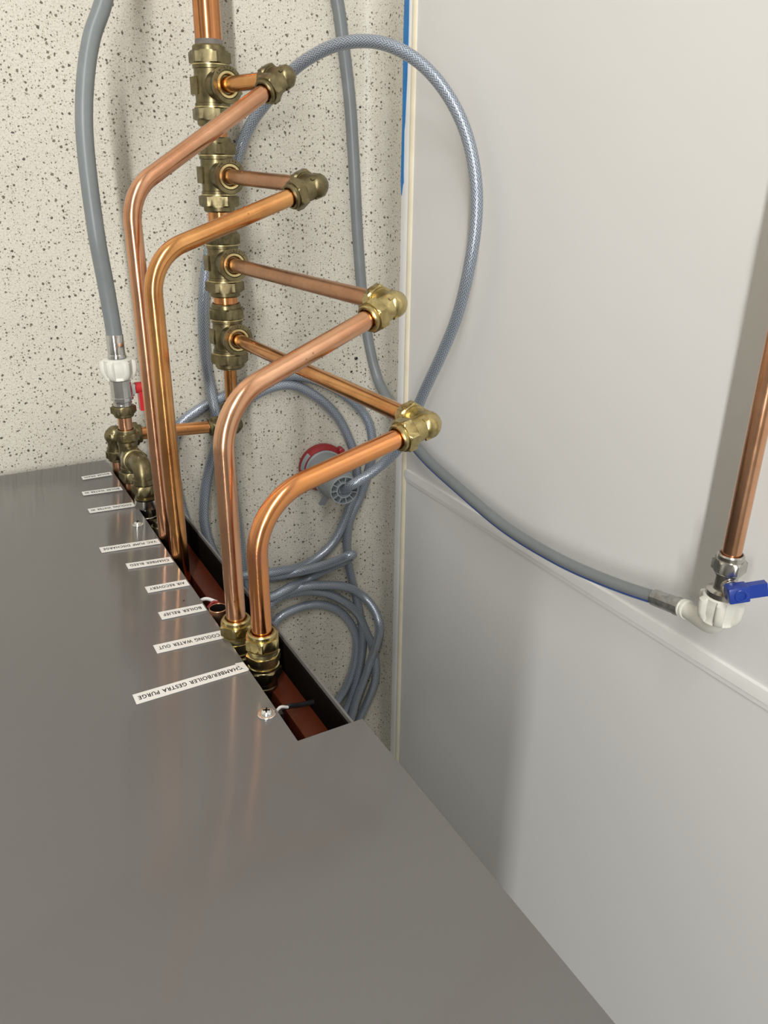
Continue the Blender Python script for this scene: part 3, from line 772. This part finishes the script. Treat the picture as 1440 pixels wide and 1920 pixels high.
bm = bmesh.new(); revolve(bm, (TX, 0.0475, TZ), -Y, [(0, 0.0085), (0.0003, 0.0098), (0.0030, 0.0098), (0.0034, 0.0088), (0.016, 0.0090), (0.0165, 0.0098), (0.0175, 0.0135), (0.0235, 0.0138), (0.024, 0.011)], 22)
finish('body', bm, M_nickel, tap, 25)
sd = V((-0.55, 0.10, 0.83)).normalized(); bd = V((0.78, 0.22, 0.56)); bd = (bd - sd * bd.dot(sd)).normalized(); wd = sd.cross(bd)
O = V((TX, 0.0365, TZ))
bm = bmesh.new(); revolve(bm, O, sd, [(0, 0.0065), (0.0125, 0.0065), (0.013, 0.005)], 24)
finish('stem', bm, M_nickel, tap, 30)
HB = O + sd * 0.0145 + bd * 0.003
bm = bmesh.new()
def obox(bm, c, ax3, half):
    q = []
    for s1, s2, s3 in ((-1,-1,-1),(1,-1,-1),(1,1,-1),(-1,1,-1),(-1,-1,1),(1,-1,1),(1,1,1),(-1,1,1)):
        q.append(bm.verts.new(c + ax3[0]*s1*half[0] + ax3[1]*s2*half[1] + ax3[2]*s3*half[2]))
    for f in ((0,3,2,1),(4,5,6,7),(0,1,5,4),(1,2,6,5),(2,3,7,6),(3,0,4,7)): bm.faces.new([q[i] for i in f])
    return q
obox(bm, HB + sd * 0.0065 - bd * 0.001, (bd, wd, sd), (0.0080, 0.0066, 0.0065)); bevel_all(bm, 0.0016, 2)
revolve(bm, HB + sd * 0.0125, sd, [(-0.004, 0.0050), (0.0010, 0.0052), (0.0014, 0.0046), (0.0014, 0.0034), (-0.0025, 0.0030)], 26)
q = obox(bm, HB + bd * 0.0118 + sd * 0.0055, (bd, wd, sd), (0.0098, 0.0056, 0.0036))
lev = finish('lever', bm, M_bluep, tap, 30)

# ------------------------------------------------------------------ braided power cable with its plug
cable = thing('power_cable', (0.4629, -0.0625, 0.0), 'grey blue braided power cable looped and coiled on the floor with a red plug', 'cable')
CABLE = [(0.4534,-0.0671,0.1003),(0.4565,-0.0546,0.1171),(0.4766,-0.043,0.1226),(0.4974,-0.0246,0.1327),(0.5098,-0.0032,0.1466),(0.5177,0.0368,0.166),(0.5207,0.0852,0.1911),(0.5261,0.1409,0.2213),(0.5292,0.1883,0.2443),(0.5302,0.2433,0.2611),(0.5334,0.288,0.2642),(0.5352,0.3254,0.2589),(0.5334,0.3671,0.2444),(0.5254,0.4005,0.2281),(0.512,0.4313,0.2049),(0.4964,0.4522,0.1805),(0.4774,0.4647,0.1559),(0.4623,0.4682,0.1355),(0.4446,0.4662,0.1126),(0.4267,0.4571,0.0882),(0.4093,0.4422,0.0644),(0.3913,0.4149,0.0366),(0.3767,0.3926,0.0194),(0.3661,0.3696,0.008),(0.3511,0.337,0.008),(0.3358,0.3008,0.008),(0.3199,0.2611,0.008),(0.3073,0.2139,0.008),(0.3019,0.1816,0.008),(0.2992,0.1483,0.008),(0.2994,0.1069,0.008),(0.3022,0.0783,0.008),(0.3028,0.0484,0.019),(0.3076,0.0145,0.019),(0.3137,-0.0362,0.019),(0.3228,-0.0848,0.01),(0.3266,-0.1354,0.01),(0.3295,-0.2054,0.01),(0.337,-0.2618,0.01),(0.352,-0.3327,0.01),(0.3834,-0.4339,0.01),(0.4286,-0.5095,0.01),(0.4582,-0.5206,0.01),(0.4844,-0.4953,0.007),(0.4978,-0.4778,0.007),(0.5123,-0.4432,0.007),(0.5185,-0.4118,0.007),(0.5186,-0.379,0.007),(0.5068,-0.3454,0.007),(0.4827,-0.3153,0.007),(0.4498,-0.2972,0.007),(0.4112,-0.2953,0.007),(0.3811,-0.3061,0.007),(0.3618,-0.3374,0.007),(0.3633,-0.3979,0.007),(0.3964,-0.4941,0.007),(0.4483,-0.5761,0.007),(0.4979,-0.59,0.007),(0.5225,-0.5437,0.0131),(0.5345,-0.5115,0.0181),(0.5426,-0.461,0.0316),(0.5429,-0.4259,0.0341),(0.5398,-0.3903,0.0243),(0.5326,-0.3662,0.0168),(0.5206,-0.3329,0.013),(0.4962,-0.303,0.013),(0.4661,-0.2791,0.013),(0.4341,-0.2658,0.013),(0.4,-0.2615,0.013),(0.3691,-0.2663,0.013),(0.3444,-0.2904,0.013),(0.337,-0.3458,0.013),(0.3631,-0.4457,0.013),(0.4161,-0.553,0.013),(0.4762,-0.5828,0.013),(0.4996,-0.5328,0.023),(0.5111,-0.4942,0.023),(0.5266,-0.4533,0.0248),(0.533,-0.407,0.0371),(0.533,-0.3665,0.0548),(0.533,-0.3296,0.0612),(0.533,-0.3104,0.0431),(0.523,-0.2931,0.0233),(0.4915,-0.2683,0.023),(0.4525,-0.2553,0.023),(0.4246,-0.2499,0.023),(0.3923,-0.2565,0.017),(0.361,-0.2741,0.017),(0.3432,-0.3164,0.017),(0.3465,-0.3861,0.017),(0.3785,-0.4805,0.017),(0.4342,-0.5516,0.017),(0.4748,-0.539,0.017),(0.4975,-0.5165,0.011),(0.5163,-0.4695,0.011),(0.5271,-0.4158,0.012),(0.5288,-0.3716,0.0126),(0.5235,-0.3285,0.0112),(0.5154,-0.2868,0.008),(0.5059,-0.2406,0.008),(0.5024,-0.1972,0.008),(0.5083,-0.1617,0.008),(0.5266,-0.1244,0.0088),(0.5369,-0.0848,0.0137),(0.5416,-0.0454,0.0182),(0.5379,-0.0074,0.0145),(0.5266,0.0139,0.0088),(0.5059,0.0349,0.008),(0.4745,0.0568,0.008),(0.4416,0.0713,0.008),(0.4137,0.0774,0.008),(0.3667,0.0745,0.008),(0.3228,0.0599,0.008),(0.2828,0.0445,0.008),(0.2561,0.0262,0.008),(0.2439,-0.0052,0.008),(0.2449,-0.0549,0.008),(0.2574,-0.1213,0.008),(0.2875,-0.1786,0.008),(0.3256,-0.2125,0.008),(0.3712,-0.2277,0.008),(0.4067,-0.225,0.017),(0.4424,-0.2135,0.037),(0.4687,-0.1981,0.057),(0.4789,-0.1888,0.067),(0.4885,-0.1965,0.057),(0.4877,-0.2135,0.037),(0.4549,-0.2333,0.019),(0.4301,-0.2468,0.011),(0.3956,-0.2441,0.025),(0.365,-0.2516,0.025),(0.3309,-0.2398,0.023),(0.3044,-0.2062,0.023),(0.2882,-0.1654,0.009),(0.2792,-0.1214,0.009),(0.2814,-0.0852,0.009),(0.2918,-0.0396,0.009),(0.3129,0.0108,0.009),(0.3455,0.0454,0.009),(0.3811,0.062,0.009),(0.4167,0.0638,0.009),(0.4528,0.0441,0.009),(0.4861,0.0113,0.009),(0.5076,-0.0303,0.009),(0.5174,-0.0614,0.009),(0.5191,-0.1007,0.009),(0.506,-0.1427,0.009),(0.475,-0.1971,0.009),(0.4317,-0.2202,0.009),(0.3795,-0.2136,0.021),(0.3376,-0.2094,0.021),(0.3005,-0.2065,0.011),(0.2685,-0.2072,0.011),(0.26,-0.26,0.0085),(0.19,-0.27,0.0085),(0.1,-0.3,0.0085)]
cp = spline(CABLE, 0.0045)
bm = bmesh.new(); tube(bm, cp, 0.0069, 18, uv=True)
finish('cable_sheath', bm, M_braid, cable, 60)
PB = V((0.4640, -0.0660, 0.0005)); PT = V((0.4490, -0.0645, 0.1090)); PA = (PT - PB).normalized()
PB = PB + PA * 0.004
PL = (PT - PB).length
plug = bpy.data.objects.new('plug', None)
bm = bmesh.new(); revolve(bm, PB, PA, [(0.006, 0.020), (0.006, 0.0260), (0.0150, 0.0262), (0.0155, 0.0296), (0.0185, 0.0298), (0.0200, 0.0280), (0.040, 0.0272), (0.052, 0.0268), (0.054, 0.0276), (0.056, 0.0276), (0.057, 0.0255), (0.072, 0.0242), (PL - 0.020, 0.0224), (PL - 0.018, 0.0205)], 48)
px, py, pa = frame(PA, (0, -1, 0))
plug = finish('plug_body', bm, M_plugg, cable, 30)
bm = bmesh.new(); revolve(bm, PB, PA, [(0.0, 0.0260), (0.0, 0.0345), (0.0020, 0.0362), (0.0080, 0.0362), (0.0100, 0.0352), (0.0150, 0.0305), (0.0152, 0.0280)], 48)
for th in (100, 132):
    d = px * math.cos(math.radians(th)) + py * math.sin(math.radians(th))
    d2 = V((d.x, d.y, d.z))
    revolve(bm, PB + d2 * 0.0370 + PA * 0.001, PA, [(0, 0.003), (0.0005, 0.0044), (0.013, 0.0044), (0.0138, 0.003)], 16)
finish('collar', bm, M_plugr, plug, 30)
# pale rating label on the collar
bm = bmesh.new(); g = []
for i in range(9):
    th = math.radians(222 + i * 5.5); d = px * math.cos(th) + py * math.sin(th)
    g.append([bm.verts.new(PB + d * rr + PA * tt) for rr, tt in ((0.0352, 0.0100), (0.0356, 0.0104), (0.0314, 0.0148), (0.0310, 0.0144))])
for A, B in zip(g, g[1:]):
    for i in range(4): bm.faces.new((A[i], A[(i+1) % 4], B[(i+1) % 4], B[i]))
bm.faces.new(g[0]); bm.faces.new(g[-1][::-1])
finish('rating_label', bm, M_plugg, plug, 0)
# clamping nut with open ribs
bm = bmesh.new()
T0 = PL - 0.019
revolve(bm, PB, PA, [(T0, 0.0120), (T0, 0.0212), (PL - 0.0006, 0.0206), (PL, 0.0200), (PL, 0.0188), (PL - 0.0115, 0.0186), (PL - 0.0115, 0.0118), (PL - 0.0006, 0.0114), (PL, 0.0112), (PL, 0.0098), (PL - 0.012, 0.0086), (PL - 0.012, 0.007)], 48)
gl = finish('clamping_nut', bm, M_plugg, plug, 30)
for k in range(11):
    th = 2 * math.pi * k / 11 + 0.15
    d = px * math.cos(th) + py * math.sin(th); w = pa.cross(d)
    bm = bmesh.new(); obox(bm, PB + d * 0.0150 + PA * (PL - 0.0062), (d, w, pa), (0.0040, 0.0007, 0.0058))
    finish('rib', bm, M_plugg, gl, 0)
d = (px * math.cos(-0.35) + py * math.sin(-0.35))
bm = bmesh.new(); w = pa.cross(d); obox(bm, PB + d * 0.0350 + PA * 0.050, ((d - pa * 0.5).normalized(), w, (pa + d * 0.5).normalized()), (0.0110, 0.0052, 0.0016)); bevel_all(bm, 0.0006, 1)
finish('locking_tab', bm, M_plugg, plug, 30)

# ------------------------------------------------------------------ grit on the floor
def crumb(p, r, label):
    bm = bmesh.new(); bmesh.ops.create_icosphere(bm, subdivisions=2, radius=r)
    for v in bm.verts:
        k = 1.0 + 0.25 * math.sin(v.co.x * 2100 + p[1] * 90) * math.cos(v.co.y * 1700 + p[0] * 70)
        v.co = V((p[0] + v.co.x * k, p[1] + v.co.y * k * 0.85, 0.45 * r + v.co.z * 0.5))
    tag(finish('crumb', bm, M_black, None, 0), label, 'crumb', 'dark crumbs on the floor')
crumb((0.5231, 0.089, 0.0012), 0.0026, 'larger of two black crumbs lying close together beside the grey hose')
crumb((0.5156, 0.0702, 0.0012), 0.0019, 'smaller of two black crumbs lying close together beside the grey hose')
crumb((0.5303, 0.4133, 0.0012), 0.0018, 'lone black crumb against the grey hose inside the cable loop')
